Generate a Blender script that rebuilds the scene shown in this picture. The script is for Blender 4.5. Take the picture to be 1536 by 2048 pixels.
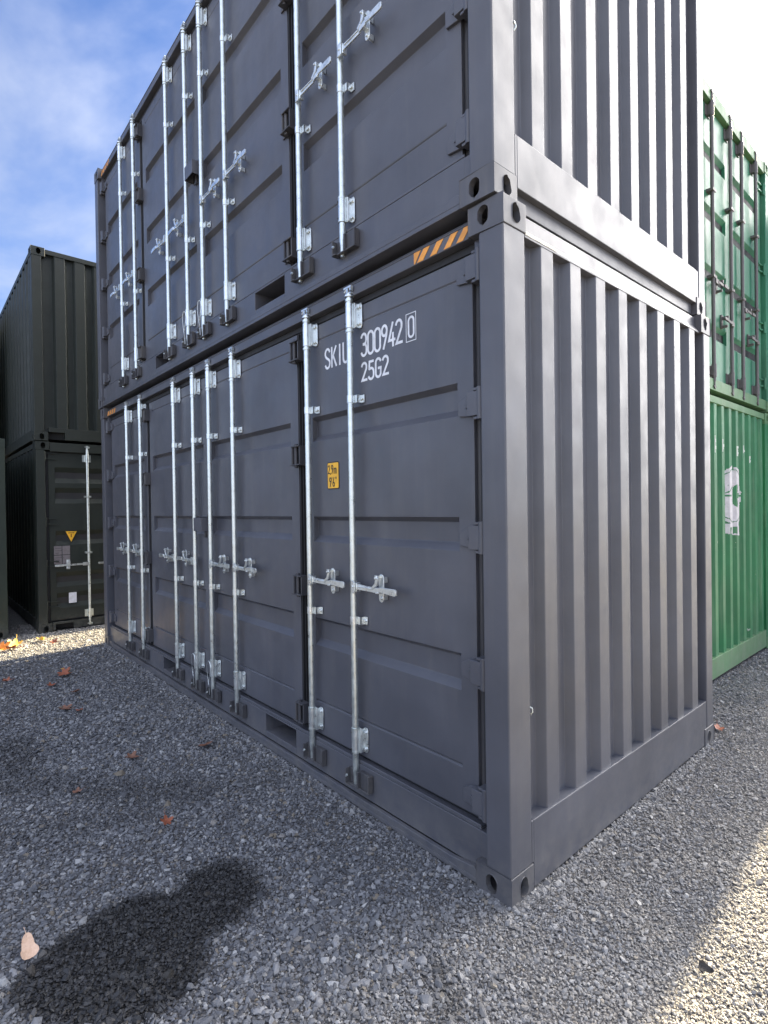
import bpy, bmesh, math, random
import numpy as np
from mathutils import Vector, Matrix, noise as mnoise
for o in list(bpy.data.objects): bpy.data.objects.remove(o)
S = bpy.context.scene
COL = S.collection
R = math.radians
random.seed(7)

# ------------------------------------------------------------ camera
CAMP = Vector((1.31176, -1.80739, 1.63092)); YAW, PIT, ROL = 2.42091, -0.00744, -0.01436
f = Vector((math.cos(PIT)*math.cos(YAW), math.cos(PIT)*math.sin(YAW), math.sin(PIT)))
r = Vector((math.sin(YAW), -math.cos(YAW), 0)); u = r.cross(f)
r2 = r*math.cos(ROL)+u*math.sin(ROL); u2 = -r*math.sin(ROL)+u*math.cos(ROL)
cd = bpy.data.cameras.new("camera"); cam = bpy.data.objects.new("camera", cd); COL.objects.link(cam)
M = Matrix((r2, u2, -f)).transposed().to_4x4(); M.translation = CAMP
cam.matrix_world = M
cd.sensor_fit = 'VERTICAL'; cd.sensor_height = 24; cd.lens = 24*1083.86/2048
cd.clip_start = .05; cd.clip_end = 2000
S.camera = cam
S.render.resolution_x, S.render.resolution_y = 768, 1024

# ------------------------------------------------------------ sky and sun
SUN_EL, SUN_AZ = R(31), R(92)
sund = Vector((math.cos(SUN_EL)*math.cos(SUN_AZ), math.cos(SUN_EL)*math.sin(SUN_AZ), math.sin(SUN_EL)))
W = bpy.data.worlds.new("World"); S.world = W; W.use_nodes = True
nt = W.node_tree; N = nt.nodes; Lk = nt.links
bg = N['Background']; bg.inputs[1].default_value = .05
sky = N.new('ShaderNodeTexSky'); sky.sky_type = 'NISHITA'; sky.sun_disc = False
sky.sun_elevation = SUN_EL; sky.sun_rotation = R(-2); sky.air_density = 1.0; sky.dust_density = .6; sky.ozone_density = 3.0
tc = N.new('ShaderNodeTexCoord')
def wmath(op, a, b=None, c=None):
    n = N.new('ShaderNodeMath'); n.operation = op
    for i, v in enumerate((a, b, c)):
        if v is None: continue
        if isinstance(v, (int, float)): n.inputs[i].default_value = v
        else: Lk.new(v, n.inputs[i])
    return n.outputs[0]
nrm = N.new('ShaderNodeVectorMath'); nrm.operation = 'NORMALIZE'; Lk.new(tc.outputs['Generated'], nrm.inputs[0])
dt = N.new('ShaderNodeVectorMath'); dt.operation = 'DOT_PRODUCT'; Lk.new(nrm.outputs[0], dt.inputs[0]); dt.inputs[1].default_value = sund
sx = N.new('ShaderNodeSeparateXYZ'); Lk.new(nrm.outputs[0], sx.inputs[0])
# wispy cloud layer: direction projected on a flat layer overhead
den = wmath('ADD', wmath('MAXIMUM', sx.outputs[2], 0.0), .22)
cx = N.new('ShaderNodeCombineXYZ')
Lk.new(wmath('DIVIDE', sx.outputs[0], den), cx.inputs[0]); Lk.new(wmath('DIVIDE', sx.outputs[1], den), cx.inputs[1])
mp = N.new('ShaderNodeMapping'); mp.inputs['Rotation'].default_value = (0, 0, R(35)); mp.inputs['Scale'].default_value = (.9, 1.5, 1); mp.inputs['Location'].default_value = (4.748, -4.409, 0)
Lk.new(cx.outputs[0], mp.inputs[0])
nz = N.new('ShaderNodeTexNoise'); nz.inputs['Scale'].default_value = 1.15; nz.inputs['Detail'].default_value = 7; nz.inputs['Roughness'].default_value = .52; nz.inputs['Distortion'].default_value = .35
Lk.new(mp.outputs[0], nz.inputs[0])
mr = N.new('ShaderNodeMapRange'); mr.interpolation_type = 'SMOOTHSTEP'
mr.inputs[1].default_value = .475; mr.inputs[2].default_value = .72; mr.inputs[3].default_value = .02; mr.inputs[4].default_value = .95
Lk.new(nz.outputs[0], mr.inputs[0])
near = N.new('ShaderNodeMapRange'); near.interpolation_type = 'SMOOTHSTEP'
near.inputs[1].default_value = .66; near.inputs[2].default_value = .93; Lk.new(dt.outputs['Value'], near.inputs[0])
glow = wmath('POWER', wmath('MAXIMUM', dt.outputs['Value'], 0.0), 5.5)
# unseen bright cloud bank added behind the camera as fill for the door side
fill_bank = N.new('ShaderNodeMapRange'); fill_bank.interpolation_type = 'SMOOTHSTEP'
fill_bank.inputs[1].default_value = -.15; fill_bank.inputs[2].default_value = .75
bd = N.new('ShaderNodeVectorMath'); bd.operation = 'DOT_PRODUCT'; Lk.new(nrm.outputs[0], bd.inputs[0]); bd.inputs[1].default_value = (.55, -.75, .35)
Lk.new(bd.outputs['Value'], fill_bank.inputs[0])
fac = wmath('MINIMUM', wmath('ADD', mr.outputs[0], wmath('ADD', wmath('MULTIPLY', near.outputs[0], .8), wmath('MULTIPLY', fill_bank.outputs[0], .6))), 1.0)
bri = wmath('ADD', wmath('ADD', 3.0, wmath('MULTIPLY', fill_bank.outputs[0], 3.6)), 0.0)
gl = wmath('MULTIPLY', glow, 60.0)
cc = N.new('ShaderNodeVectorMath'); cc.operation = 'SCALE'; cc.inputs[0].default_value = (.86, .94, 1.14); Lk.new(bri, cc.inputs['Scale'])
gc = N.new('ShaderNodeVectorMath'); gc.operation = 'SCALE'; gc.inputs[0].default_value = (1.03, .98, .92); Lk.new(gl, gc.inputs['Scale'])
ca = N.new('ShaderNodeVectorMath'); ca.operation = 'ADD'; Lk.new(cc.outputs[0], ca.inputs[0]); Lk.new(gc.outputs[0], ca.inputs[1])
sk = N.new('ShaderNodeVectorMath'); sk.operation = 'MULTIPLY'; Lk.new(sky.outputs[0], sk.inputs[0]); sk.inputs[1].default_value = (.50, .60, .80)
mx = N.new('ShaderNodeMix'); mx.data_type = 'RGBA'
Lk.new(fac, mx.inputs['Factor']); Lk.new(sk.outputs[0], mx.inputs[6]); Lk.new(ca.outputs[0], mx.inputs[7])
Lk.new(mx.outputs[2], bg.inputs[0])
sl = bpy.data.lights.new("sun", 'SUN'); sl.energy = 5.0; sl.angle = R(.5); sl.color = (1, .85, .57)
so = bpy.data.objects.new("sun", sl); COL.objects.link(so)
so.rotation_euler = sund.to_track_quat('Z', 'Y').to_euler(); so.location = (0, 0, 20)
S.view_settings.view_transform = 'Standard'; S.view_settings.look = 'None'
S.view_settings.exposure = 2.6; S.view_settings.gamma = 1
S.render.engine = 'CYCLES'

# ------------------------------------------------------------ materials
class NT:
    def __init__(s, name):
        s.m = bpy.data.materials.new(name); s.m.use_nodes = True
        s.t = s.m.node_tree; s.n = s.t.nodes; s.l = s.t.links; s.b = s.n['Principled BSDF']
    def new(s, ty, **kw):
        n = s.n.new(ty)
        for k, v in kw.items():
            if hasattr(n, k): setattr(n, k, v)
        return n
    def noise(s, vec, scale, detail=4, rough=.5):
        n = s.new('ShaderNodeTexNoise'); n.inputs['Scale'].default_value = scale; n.inputs['Detail'].default_value = detail; n.inputs['Roughness'].default_value = rough
        if vec is not None: s.l.new(vec, n.inputs[0])
        return n.outputs[0]
    def pos(s): return s.new('ShaderNodeNewGeometry').outputs['Position']
    def ramp(s, x, a, b, c=0., d=1.):
        n = s.new('ShaderNodeMapRange'); s.l.new(x, n.inputs[0])
        for i, v in enumerate((a, b, c, d)): n.inputs[i+1].default_value = v
        return n.outputs[0]
    def mix(s, fac, a, b):
        n = s.new('ShaderNodeMix'); n.data_type = 'RGBA'
        for i, v in ((0, fac), (6, a), (7, b)):
            if isinstance(v, (int, float)): n.inputs[i].default_value = v
            elif isinstance(v, tuple): n.inputs[i].default_value = (*v[:3], 1)
            else: s.l.new(v, n.inputs[i])
        return n.outputs[2]
    def math(s, op, a, b=0.):
        n = s.new('ShaderNodeMath'); n.operation = op
        for i, v in enumerate((a, b)):
            if isinstance(v, (int, float)): n.inputs[i].default_value = v
            else: s.l.new(v, n.inputs[i])
        return n.outputs[0]
    def bump(s, h, strength, dist, nrm=None):
        n = s.new('ShaderNodeBump'); n.inputs['Strength'].default_value = strength; n.inputs['Distance'].default_value = dist
        s.l.new(h, n.inputs['Height'])
        if nrm: s.l.new(nrm, n.inputs['Normal'])
        return n.outputs[0]
    def scaled(s, vec, sc):
        n = s.new('ShaderNodeMapping'); n.inputs['Scale'].default_value = sc; s.l.new(vec, n.inputs[0]); return n.outputs[0]
    def set(s, k, v):
        if isinstance(v, (int, float)): s.b.inputs[k].default_value = v
        elif isinstance(v, tuple): s.b.inputs[k].default_value = (*v[:3], 1)
        else: s.l.new(v, s.b.inputs[k])

def paint(name, col, rough=.42, dents=1., wear=None, wearamt=.0, dust=.25, dustcol=(.26, .24, .21), scuff=0.):
    t = NT(name); p = t.pos()
    n1 = t.noise(p, 1.7, 5, .6); n2 = t.noise(t.scaled(p, (9, 9, .9)), 1.2, 4, .6)
    lo = tuple(c*.86 for c in col); hi = tuple(min(1, c*1.14) for c in col)
    c = t.mix(t.ramp(n1, .35, .65), lo, hi)
    d = t.math('MULTIPLY', t.ramp(n2, .50, .75), dust)
    c = t.mix(d, c, dustcol)
    # splash dust low on the panel: real dirt line near the gravel
    sp = t.new('ShaderNodeSeparateXYZ'); t.l.new(p, sp.inputs[0])
    low = t.math('MULTIPLY', t.ramp(sp.outputs[2], .28, .0), t.ramp(t.noise(p, 14, 6, .7), .35, .75))
    c = t.mix(t.math('MULTIPLY', low, .55), c, (.20, .185, .165))
    if scuff:
        q = t.math('MULTIPLY', t.ramp(t.noise(t.scaled(p, (30, 30, 5)), 3., 7, .75), .66, .74), scuff)
        c = t.mix(q, c, tuple(min(1, k*1.9+.02) for k in col))
        q = t.math('MULTIPLY', t.ramp(t.noise(t.scaled(p, (14, 14, .7)), 2.6, 5, .7), .60, .80), scuff*.8)
        c = t.mix(q, c, tuple(k*.55 for k in col))
    if wear:
        w = t.ramp(t.noise(p, 9, 8, .72), .68-wearamt, .70-wearamt)
        c = t.mix(w, c, wear)
    t.set('Base Color', c)
    t.set('Roughness', t.ramp(t.noise(p, 6, 5, .6), .3, .7, rough-.06, rough+.10))
    h1 = t.noise(p, 2.2, 2, .5); b = t.bump(h1, .35*dents, .02)
    b = t.bump(t.noise(p, 420, 2, .5), .18, .0012, b)
    t.set('Normal', b)
    t.set('Specular IOR Level', .55)
    return t.m
def simple(name, col, rough=.5, metal=0., bumpscale=None, bs=.2):
    t = NT(name); p = t.pos()
    n1 = t.noise(p, 25, 5, .6)
    t.set('Base Color', t.mix(t.ramp(n1, .3, .7), tuple(c*.8 for c in col), tuple(min(1, c*1.1) for c in col)))
    t.set('Roughness', t.ramp(n1, .3, .7, rough-.08, rough+.12)); t.set('Metallic', metal)
    if bumpscale: t.set('Normal', t.bump(t.noise(p, bumpscale, 3), bs, .002))
    return t.m
MG = paint('dark_grey_paint', (.079, .082, .098), .39, 1.3, dust=.08, scuff=.22)
MGC = paint('dark_grey_casting_paint', (.078, .079, .090), .45, 1.6, wear=(.17, .145, .13), wearamt=.03, dust=.18)
MGI = paint('dark_grey_paint_hardware', (.048, .048, .055), .5, .3)
MRUB = simple('black_rubber_gasket', (.018, .018, .02), .62)
MZ = simple('galvanised_steel', (.70, .75, .73), .33, .85, 60, .05)
MZ2 = simple('zinc_plated_fittings', (.76, .80, .80), .32, .85, 50, .06)
MB_ = simple('dark_bolt_steel', (.05, .05, .05), .5, .6)
MORG = simple('orange_reflective_film', (.80, .34, .06), .45)
t = NT('faded_hazard_film'); p = t.pos(); sp_ = t.new('ShaderNodeSeparateXYZ'); t.l.new(p, sp_.inputs[0])
st_ = t.math('FRACT', t.math('ADD', t.math('MULTIPLY', sp_.outputs[1], 12.), t.math('MULTIPLY', sp_.outputs[2], 9.)))
t.set('Base Color', t.mix(t.ramp(st_, .48, .52), (.34, .30, .23), (.62, .55, .42))); t.set('Roughness', .5); MCREAM = t.m
MYEL = simple('yellow_sticker_film', (.85, .46, .03), .4)
MBLK = simple('black_print', (.012, .011, .01), .5)
MWHT = simple('white_lettering', (.72, .74, .78), .5)
MDG = paint('dark_green_paint', (.006, .0110, .0075), .58, .6, dust=.04, dustcol=(.04, .045, .04))
MGR = paint('green_paint', (.014, .150, .052), .45, 1.5, wear=(.42, .44, .38), wearamt=.02, dust=.35, dustcol=(.25, .32, .22))
MGR2 = paint('pale_green_paint', (.030, .170, .092), .45, 1.5, wear=(.25, .15, .10), wearamt=.0, dust=.25, dustcol=(.20, .30, .22))
MSILL = paint('weathered_sill_paint', (.085, .19, .085), .55, 1., wear=(.18, .13, .08), wearamt=.04, dust=.3)
MROD = simple('dull_brown_rod', (.13, .12, .12), .5, .3)
MPLATE = simple('aluminium_plate', (.20, .18, .19), .45, .3, 40, .6)
MIN = simple('container_inside', (.02, .02, .02), .8)
MPLY = simple('brown_floor_board', (.10, .06, .035), .7)

# ------------------------------------------------------------ mesh helpers
class MB:
    def __init__(s): s.v = []; s.f = []
    def add(s, vs, fs):
        k = len(s.v); s.v += [tuple(v) for v in vs]; s.f += [tuple(i+k for i in q) for q in fs]; return s
    def box(s, x0, x1, y0, y1, z0, z1):
        x0, x1 = sorted((x0, x1)); y0, y1 = sorted((y0, y1)); z0, z1 = sorted((z0, z1))
        vs = [(x, y, z) for z in (z0, z1) for y in (y0, y1) for x in (x0, x1)]
        return s.add(vs, [(0, 2, 3, 1), (4, 5, 7, 6), (0, 1, 5, 4), (2, 6, 7, 3), (0, 4, 6, 2), (1, 3, 7, 5)])
    def quad(s, a, b, c, d): return s.add([a, b, c, d], [(0, 1, 2, 3)])
    def tube(s, a, b, ra, rb=None, n=14, cap=True):
        a, b = Vector(a), Vector(b); rb = ra if rb is None else rb
        d = (b-a).normalized(); p = d.orthogonal().normalized(); q = d.cross(p)
        vs = []
        for c, rr in ((a, ra), (b, rb)):
            vs += [c+(p*math.cos(2*math.pi*i/n)+q*math.sin(2*math.pi*i/n))*rr for i in range(n)]
        fs = [(i, (i+1) % n, n+(i+1) % n, n+i) for i in range(n)]
        if cap: fs += [tuple(range(n))[::-1], tuple(range(n, 2*n))]
        return s.add(vs, fs)
    def prism(s, prof, axis, a, b):
        # prof: list of 2-D points in the two other axes (in xyz order); extruded along axis a..b
        def P(t, q):
            l = list(q); l.insert(axis, t); return tuple(l)
        n = len(prof); vs = [P(a, q) for q in prof]+[P(b, q) for q in prof]
        fs = [(i, (i+1) % n, n+(i+1) % n, n+i) for i in range(n)]+[tuple(range(n))[::-1], tuple(range(n, 2*n))]
        return s.add(vs, fs)
    def sheet(s, prof, axis, a, b):
        def P(t, q):
            l = list(q); l.insert(axis, t); return tuple(l)
        n = len(prof); vs = [P(a, q) for q in prof]+[P(b, q) for q in prof]
        return s.add(vs, [(i, i+1, n+i+1, n+i) for i in range(n-1)])
    def path(s, pts, rad, n=6):
        for i in range(len(pts)-1): s.tube(pts[i], pts[i+1], rad, n=n)
        return s
    def mesh(s, name, fix=True, smooth=False):
        me = bpy.data.meshes.new(name); me.from_pydata(s.v, [], s.f)
        if fix:
            bm = bmesh.new(); bm.from_mesh(me); bmesh.ops.recalc_face_normals(bm, faces=bm.faces); bm.to_mesh(me); bm.free()
        if smooth:
            for p in me.polygons: p.use_smooth = True
        return me
def obj(name, mb, mat, parent=None, bevel=0., loc=None, rotz=0., smooth=False, fix=True):
    me = mb if isinstance(mb, bpy.types.Mesh) else mb.mesh(name, fix, smooth)
    if not me.materials: me.materials.append(mat)
    o = bpy.data.objects.new(name, me); COL.objects.link(o)
    if parent: o.parent = parent
    if loc: o.location = loc
    if rotz: o.rotation_euler = (0, 0, rotz)
    if bevel:
        m = o.modifiers.new('bevel', 'BEVEL'); m.width = bevel; m.segments = 2; m.limit_method = 'ANGLE'; m.angle_limit = R(30)
        m.use_clamp_overlap = True
    return o
def smooth_by_angle(me, ang=35):
    me.polygons.foreach_set('use_smooth', [True]*len(me.polygons))
    me.set_sharp_from_angle(angle=R(ang)); return me
def thing(name, label, cat, loc, group=None):
    o = bpy.data.objects.new(name, None); COL.objects.link(o); o.location = loc; o.empty_display_size = .3
    o['label'] = label; o['category'] = cat
    if group: o['group'] = group
    return o
def tag(o, label, cat, group=None):
    o['label'] = label; o['category'] = cat
    if group: o['group'] = group

# corner casting with oval holes; sx: +1 body goes to -x, sy: +1 body goes to +y
_cc = {}
def casting_mesh(top, rnd=.004):
    """corner at origin, body x -.178..0, y 0...162, z 0..0.118, holes on y=0 and x=0 faces"""
    key = (top, rnd)
    if key in _cc: return _cc[key]
    bm = bmesh.new(); a, b, c = .178, .162, .118
    def face_hole(P, w, h, cu, cv, hw, hh, depth, nrm):
        outer = [(0, 0), (w, 0), (w, h), (0, h)]
        k = 20; inner = []
        rr = hw
        for i in range(k):
            t = 2*math.pi*i/k; x = math.cos(t)*hw; y = math.sin(t)*hw
            y += (hh-hw) if math.sin(t) > 0 else -(hh-hw)
            inner.append((cu+x, cv+y))
        vo = [bm.verts.new(P(*q, 0)) for q in outer]; vi = [bm.verts.new(P(*q, 0)) for q in inner]
        ed = [bm.edges.new((vo[i], vo[(i+1) % 4])) for i in range(4)]+[bm.edges.new((vi[i], vi[(i+1) % k])) for i in range(k)]
        bmesh.ops.triangle_fill(bm, edges=ed, use_beauty=True)
        for f_ in [f_ for f_ in bm.faces if all(v in vi for v in f_.verts)]: bm.faces.remove(f_)
        vd = [bm.verts.new(P(*q, depth)) for q in inner]
        for i in range(k): bm.faces.new((vi[i], vi[(i+1) % k], vd[(i+1) % k], vd[i]))
    cz = c-.055 if top else .055
    face_hole(lambda q, z, d: (-q, d, z), a, c, .099, cz, .028, .0405, .028, None)
    face_hole(lambda q, z, d: (-d, q, z), b, c, .089, cz, .028, .0405, .028, None)
    def qd(*p): bm.faces.new([bm.verts.new(v) for v in p])
    qd((-a, 0, 0), (-a, b, 0), (-a, b, c), (-a, 0, c)); qd((-a, b, 0), (0, b, 0), (0, b, c), (-a, b, c))
    qd((-a, 0, c), (-a, b, c), (0, b, c), (0, 0, c)); qd((-a, 0, 0), (0, 0, 0), (0, b, 0), (-a, b, 0))
    bmesh.ops.remove_doubles(bm, verts=bm.verts, dist=1e-5)
    me = bpy.data.meshes.new('corner_casting'); bm.to_mesh(me); bm.free(); _cc[key] = me
    return me
def castings(parent, L, Wd, H, mat, out=.003):
    if not isinstance(mat, str):
        for top in (0, 1):
            me0 = casting_mesh(top); z = H-.118 if top else 0
            for (x, y, sx_, sy_) in ((out, -out, 1, 1), (out, Wd+out, 1, -1), (-L-out, -out, -1, 1), (-L-out, Wd+out, -1, -1)):
                me = me0.copy(); me.transform(Matrix.Diagonal((sx_, sy_, 1, 1)))
                if sx_*sy_ < 0: me.flip_normals()
                me.materials.clear(); me.materials.append(mat)
                o = bpy.data.objects.new('corner_casting', me); COL.objects.link(o); o.parent = parent; o.location = (x, y, z)
                m = o.modifiers.new('bevel', 'BEVEL'); m.width = .008; m.segments = 3; m.limit_method = 'ANGLE'; m.angle_limit = R(60)

def corr_profile(y0, y1, start, pitch, outer, slope, count, xo, xi):
    """(x,y) polyline of trapezoid ribs between y0 and y1: first rib's outer flat starts at start"""
    P = [(xi, y0)]
    for k in range(count):
        a = start+k*pitch
        if a+outer+slope > y1: break
        P += [(xi, a-slope), (xo, a), (xo, a+outer), (xi, a+outer+slope)]
    P.append((xi, y1)); return P

# ------------------------------------------------------------ stroke lettering
def arc(cx, cy, rx, ry, a0, a1, n=10):
    return [(cx+rx*math.cos(R(a0+(a1-a0)*i/n)), cy+ry*math.sin(R(a0+(a1-a0)*i/n))) for i in range(n+1)]
w_ = .19
G = {
 'S': [arc(.19, .76, w_, .24, 20, 180, 10)+[(.02, .66), (.10, .56), (.28, .44), (.37, .34)]+arc(.19, .24, w_, .24, 10, -160, 10)],
 'K': [[(.02, 0), (.02, 1)], [(.37, 1), (.06, .42)], [(.14, .56), (.39, 0)]],
 'I': [[(.19, 0), (.19, 1)]],
 'U': [[(.01, 1), (.01, .22)]+arc(.19, .2, .18, .2, 190, 350, 10)+[(.37, .22), (.37, 1)]],
 '0': [arc(.19, .8, w_, .2, 0, 180, 10)+arc(.19, .2, w_, .2, 180, 360, 10)+[(.38, .8)]],
 '3': [arc(.17, .79, .18, .21, 160, 0, 9)+[(.35, .68)]+[(.30, .55), (.14, .53)], [(.14, .525), (.30, .50), (.37, .38), (.37, .24)]+arc(.18, .22, .19, .22, 0, -160, 9)],
 '9': [arc(.19, .78, .17, .22, -10, 350, 16), [(.355, .74), (.33, .55), (.13, 0)]],
 '6': [arc(.19, .22, .17, .22, 170, 530, 16), [(.02, .26), (.05, .45), (.25, 1)]],
 '4': [[(.27, 1), (.01, .26), (.40, .26)], [(.28, .55), (.28, 0)]],
 '2': [arc(.18, .79, .18, .21, 165, 0, 10)+[(.35, .66), (.02, .04), (.38, .04)]],
 '5': [[(.35, .97), (.07, .97), (.05, .58)]+arc(.18, .36, .19, .24, 120, 0, 8)+[(.37, .22)]+arc(.18, .22, .19, .22, 0, -160, 8)],
 'G': [arc(.19, .78, .18, .22, 20, 180, 9)+[(.01, .22)]+arc(.19, .22, .18, .22, 180, 340, 9)+[(.37, .48), (.20, .48)]],
 ',': [[(.05, .08), (.05, 0), (.0, -.12)]],
 "'": [[(.05, 1), (.05, .82)]], '"': [[(.02, 1), (.02, .82)], [(.14, 1), (.14, .82)]],
 'm': [[(0, 0), (0, .62)], [(0, .56), (.10, .64), (.19, .56), (.19, 0)], [(.19, .56), (.29, .64), (.38, .56), (.38, 0)]],
}
def ribbon(mb, pts, wd, y, T):
    """flat ribbon with mitred joins in the xz plane at depth y; T maps (u,v)->(x,z)"""
    P = [Vector(T(*p)) for p in pts]; Q = [P[0]]
    for p in P[1:]:
        if (p-Q[-1]).length > 1e-5: Q.append(p)
    closed = (Q[0]-Q[-1]).length < 3e-4
    if closed: Q.pop()
    P = Q; n = len(P); A = []; B = []
    for i in range(n):
        d1 = (P[i]-P[i-1]).normalized() if (i or closed) else (P[1]-P[0]).normalized()
        d2 = (P[(i+1) % n]-P[i]).normalized() if (i < n-1 or closed) else d1
        t = (d1+d2); t = t.normalized() if t.length > 1e-4 else d1
        nn = Vector((-t.y, t.x)); c = max(.45, nn.dot(Vector((-d1.y, d1.x))))
        o = nn*(wd/2/c)
        if closed: e = Vector((0, 0))
        elif i == 0: e = -t*wd*.3
        elif i == n-1: e = t*wd*.3
        else: e = Vector((0, 0))
        A.append(P[i]+o+e); B.append(P[i]-o+e)
    vs = [(a.x, y, a.y) for a in A]+[(b.x, y, b.y) for b in B]
    mb.add(vs, [(i, (i+1) % n, n+(i+1) % n, n+i) for i in range(n if closed else n-1)])
def letters(mb, txt, x, z, h, pitch, wd, y, wid=1.0):
    k = 0
    for ch in txt:
        for stn, st in enumerate(G[ch]):
            ribbon(mb, st, wd, y-.0003*stn, lambda a, b: (x+k*pitch+a*h*wid, z+b*h))
        k += 1

# ------------------------------------------------------------ hardware meshes shared by every door
DY = .065      # door plane
RODY = .018    # axis of the locking rods
_hw = {}
def hw(name, fn, smooth=True):
    if name not in _hw:
        mb = MB(); fn(mb); me = mb.mesh(name); 
        if smooth: smooth_by_angle(me)
        _hw[name] = me
    return _hw[name]
def rod(mb):
    mb.tube((0, 0, .20), (0, 0, 2.775), .0175, n=20)
    mb.tube((0, 0, .165), (0, 0, .20), .0145, .0175, n=20)
    mb.tube((0, 0, .105), (0, 0, .165), .0135, n=16)
    for z in (.292, .418, 2.59, 2.757): mb.tube((0, 0, z), (0, 0, z+.012), .0225, n=20)
def cam_top(mb):
    mb.tube((0, 0, 2.775), (0, 0, 2.80), .014, n=12)
    mb.tube((0, 0, 2.782), (0, 0, 2.788), .026, n=14)
    mb.box(-.022, .022, -.008, .012, 2.797, 2.806)
    mb.box(-.034, .030, -.012, .004, 2.828, 2.838)
    mb.box(-.010, .003, -.012, .012, 2.806, 2.83)
    mb.box(.016, .026, -.010, .006, 2.812, 2.832)
    mb.tube((-.034, -.004, 2.815), (-.016, -.004, 2.826), .006, n=8)
def sleeve(mb):   # long bearing bracket, z 0 = centre, half height .072
    h = .068
    mb.tube((0, 0, -h), (0, 0, h), .0215, n=20)
    mb.box(.0, .030, .012, .020, -h, h)
    mb.box(.026, .034, .012, DY-RODY-.004, -h*.95, h*.95)
    mb.prism([(.030, -h), (.052, -h), (.060, -h*.8), (.060, h*.8), (.052, h), (.030, h)], 1, DY-RODY-.009, DY-RODY-.003)
    for z in (-.045, .045):
        mb.tube((.045, DY-RODY-.020, z), (.045, DY-RODY-.008, z), .0085, n=8)
def guide(mb):
    h = .021
    mb.tube((0, 0, -h), (0, 0, h), .0205, n=20)
    mb.box(.0, .048, .010, .016, -h, h)
    mb.box(.042, .048, .010, DY-RODY-.004, -h, h)
    mb.box(.042, .070, DY-RODY-.009, DY-RODY-.003, -h, h)
    mb.tube((.056, DY-RODY-.019, 0), (.056, DY-RODY-.008, 0), .0085, n=8)
def boltdots(mb):
    mb.tube((-.012, -.019, 0), (-.013, -.0225, 0), .0042, n=8)
def handle(mb):   # lies along +x from the rod
    mb.box(.008, .040, -.026, -.020, -.036, .030)     # clamp plate
    mb.box(.008, .014, -.026, .016, -.036, .030)
    mb.box(.036, .050, -.018, .010, -.028, .022)
    mb.tube((.024, -.030, .0), (.024, -.025, .0), .007, n=8)
    mb.prism([(.046, -.014), (.19, -.016), (.19, .010), (.12, .012), (.046, .016)], 1, -.016, -.006)
    mb.prism([(.19, -.016), (.245, -.010), (.245, .014), (.19, .010)], 1, -.022, -.010)
    mb.prism([(.245, -.008), (.36, -.018), (.372, -.012), (.372, .012), (.36, .018), (.245, .018)], 1, -.026, -.016)
    mb.prism([(.06, .001), (.18, -.001), (.18, .005), (.06, .006)], 1, -.021, -.015)
def retainer(mb):
    pts = [(x, z) for x, z in arc(.228, .055, .021, .022, 0, 180, 8)]+[(x, z) for x, z in arc(.228, -.050, .019, .020, 180, 360, 8)]
    mb.prism(pts, 1, .004, .010); mb.box(.222, .234, .010, DY-RODY-.002, .03, .06); mb.box(.222, .234, .010, DY-RODY-.002, -.06, -.03)
    mb.tube((.228, -.004, -.048), (.228, .005, -.048), .008, n=8)
    mb.box(.214, .238, -.026, .006, -.022, -.014)
    mb.prism([(.208, .072), (.226, .072), (.232, .055), (.222, .018), (.185, -.006), (.178, .006), (.206, .028), (.212, .050)], 1, -.024, -.015)
    mb.box(.212, .228, -.020, .006, .056, .070)
    mb.tube((.218, -.032, .058), (.218, -.022, .058), .006, n=8)
def post_hinge(mb):  # origin at post edge, z centre
    mb.prism([(-.165, -.040), (-.075, -.050), (-.075, .050), (-.120, .044), (-.165, .020)], 1, DY-.014, DY-.001)
    mb.box(-.092, -.026, .022, DY-.002, -.052, .052)
    mb.tube((-.026, .034, -.070), (-.026, .034, .070), .016, n=12)
    mb.box(-.06, .002, .026, .085, .056, .068); mb.box(-.06, .002, .026, .085, -.068, -.056)
    mb.tube((-.115, DY-.022, -.005), (-.115, DY-.012, -.005), .008, n=8)
def fold_hinge(mb):  # between the folding leaves, origin mid gap
    mb.box(-.040, -.030, .012, DY, -.055, .055)
    mb.box(.036, .046, .018, DY, -.055, .055)
    mb.box(-.055, .048, .008, DY, -.062, -.054); mb.box(-.040, .046, .008, DY, .054, .062)
    mb.tube((-.012, .030, -.075), (-.012, .030, .075), .012, n=12)
    mb.prism([(-.10, -.050), (-.04, -.050), (-.04, .040), (-.075, .040), (-.095, .020)], 1, DY-.010, DY-.001)
def keeper(mb):   # cam keeper welded on the sill, origin at rod, z centre of keeper
    mb.box(-.055, .135, -.004, .030, -.050, -.042)
    mb.box(-.055, -.046, -.014, .030, -.050, .034)
    mb.box(-.046, -.012, .016, .030, -.042, .034)
    mb.box(.043, .053, -.008, .030, -.042, .043)
    mb.box(.127, .135, -.004, .030, -.042, .045)
    mb.box(.053, .127, .008, .030, -.042, .043)
    mb.prism([(-.055, -.014), (-.030, -.020), (-.02, -.014), (-.02, -.004), (-.055, -.004)], 2, -.050, -.043)
def keeper_bolt(mb): mb.tube((-.042, -.010, .0), (-.042, -.004, .0), .007, n=8); mb.tube((-.040, -.016, -.002), (-.040, -.010, -.002), .005, n=6)

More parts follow.
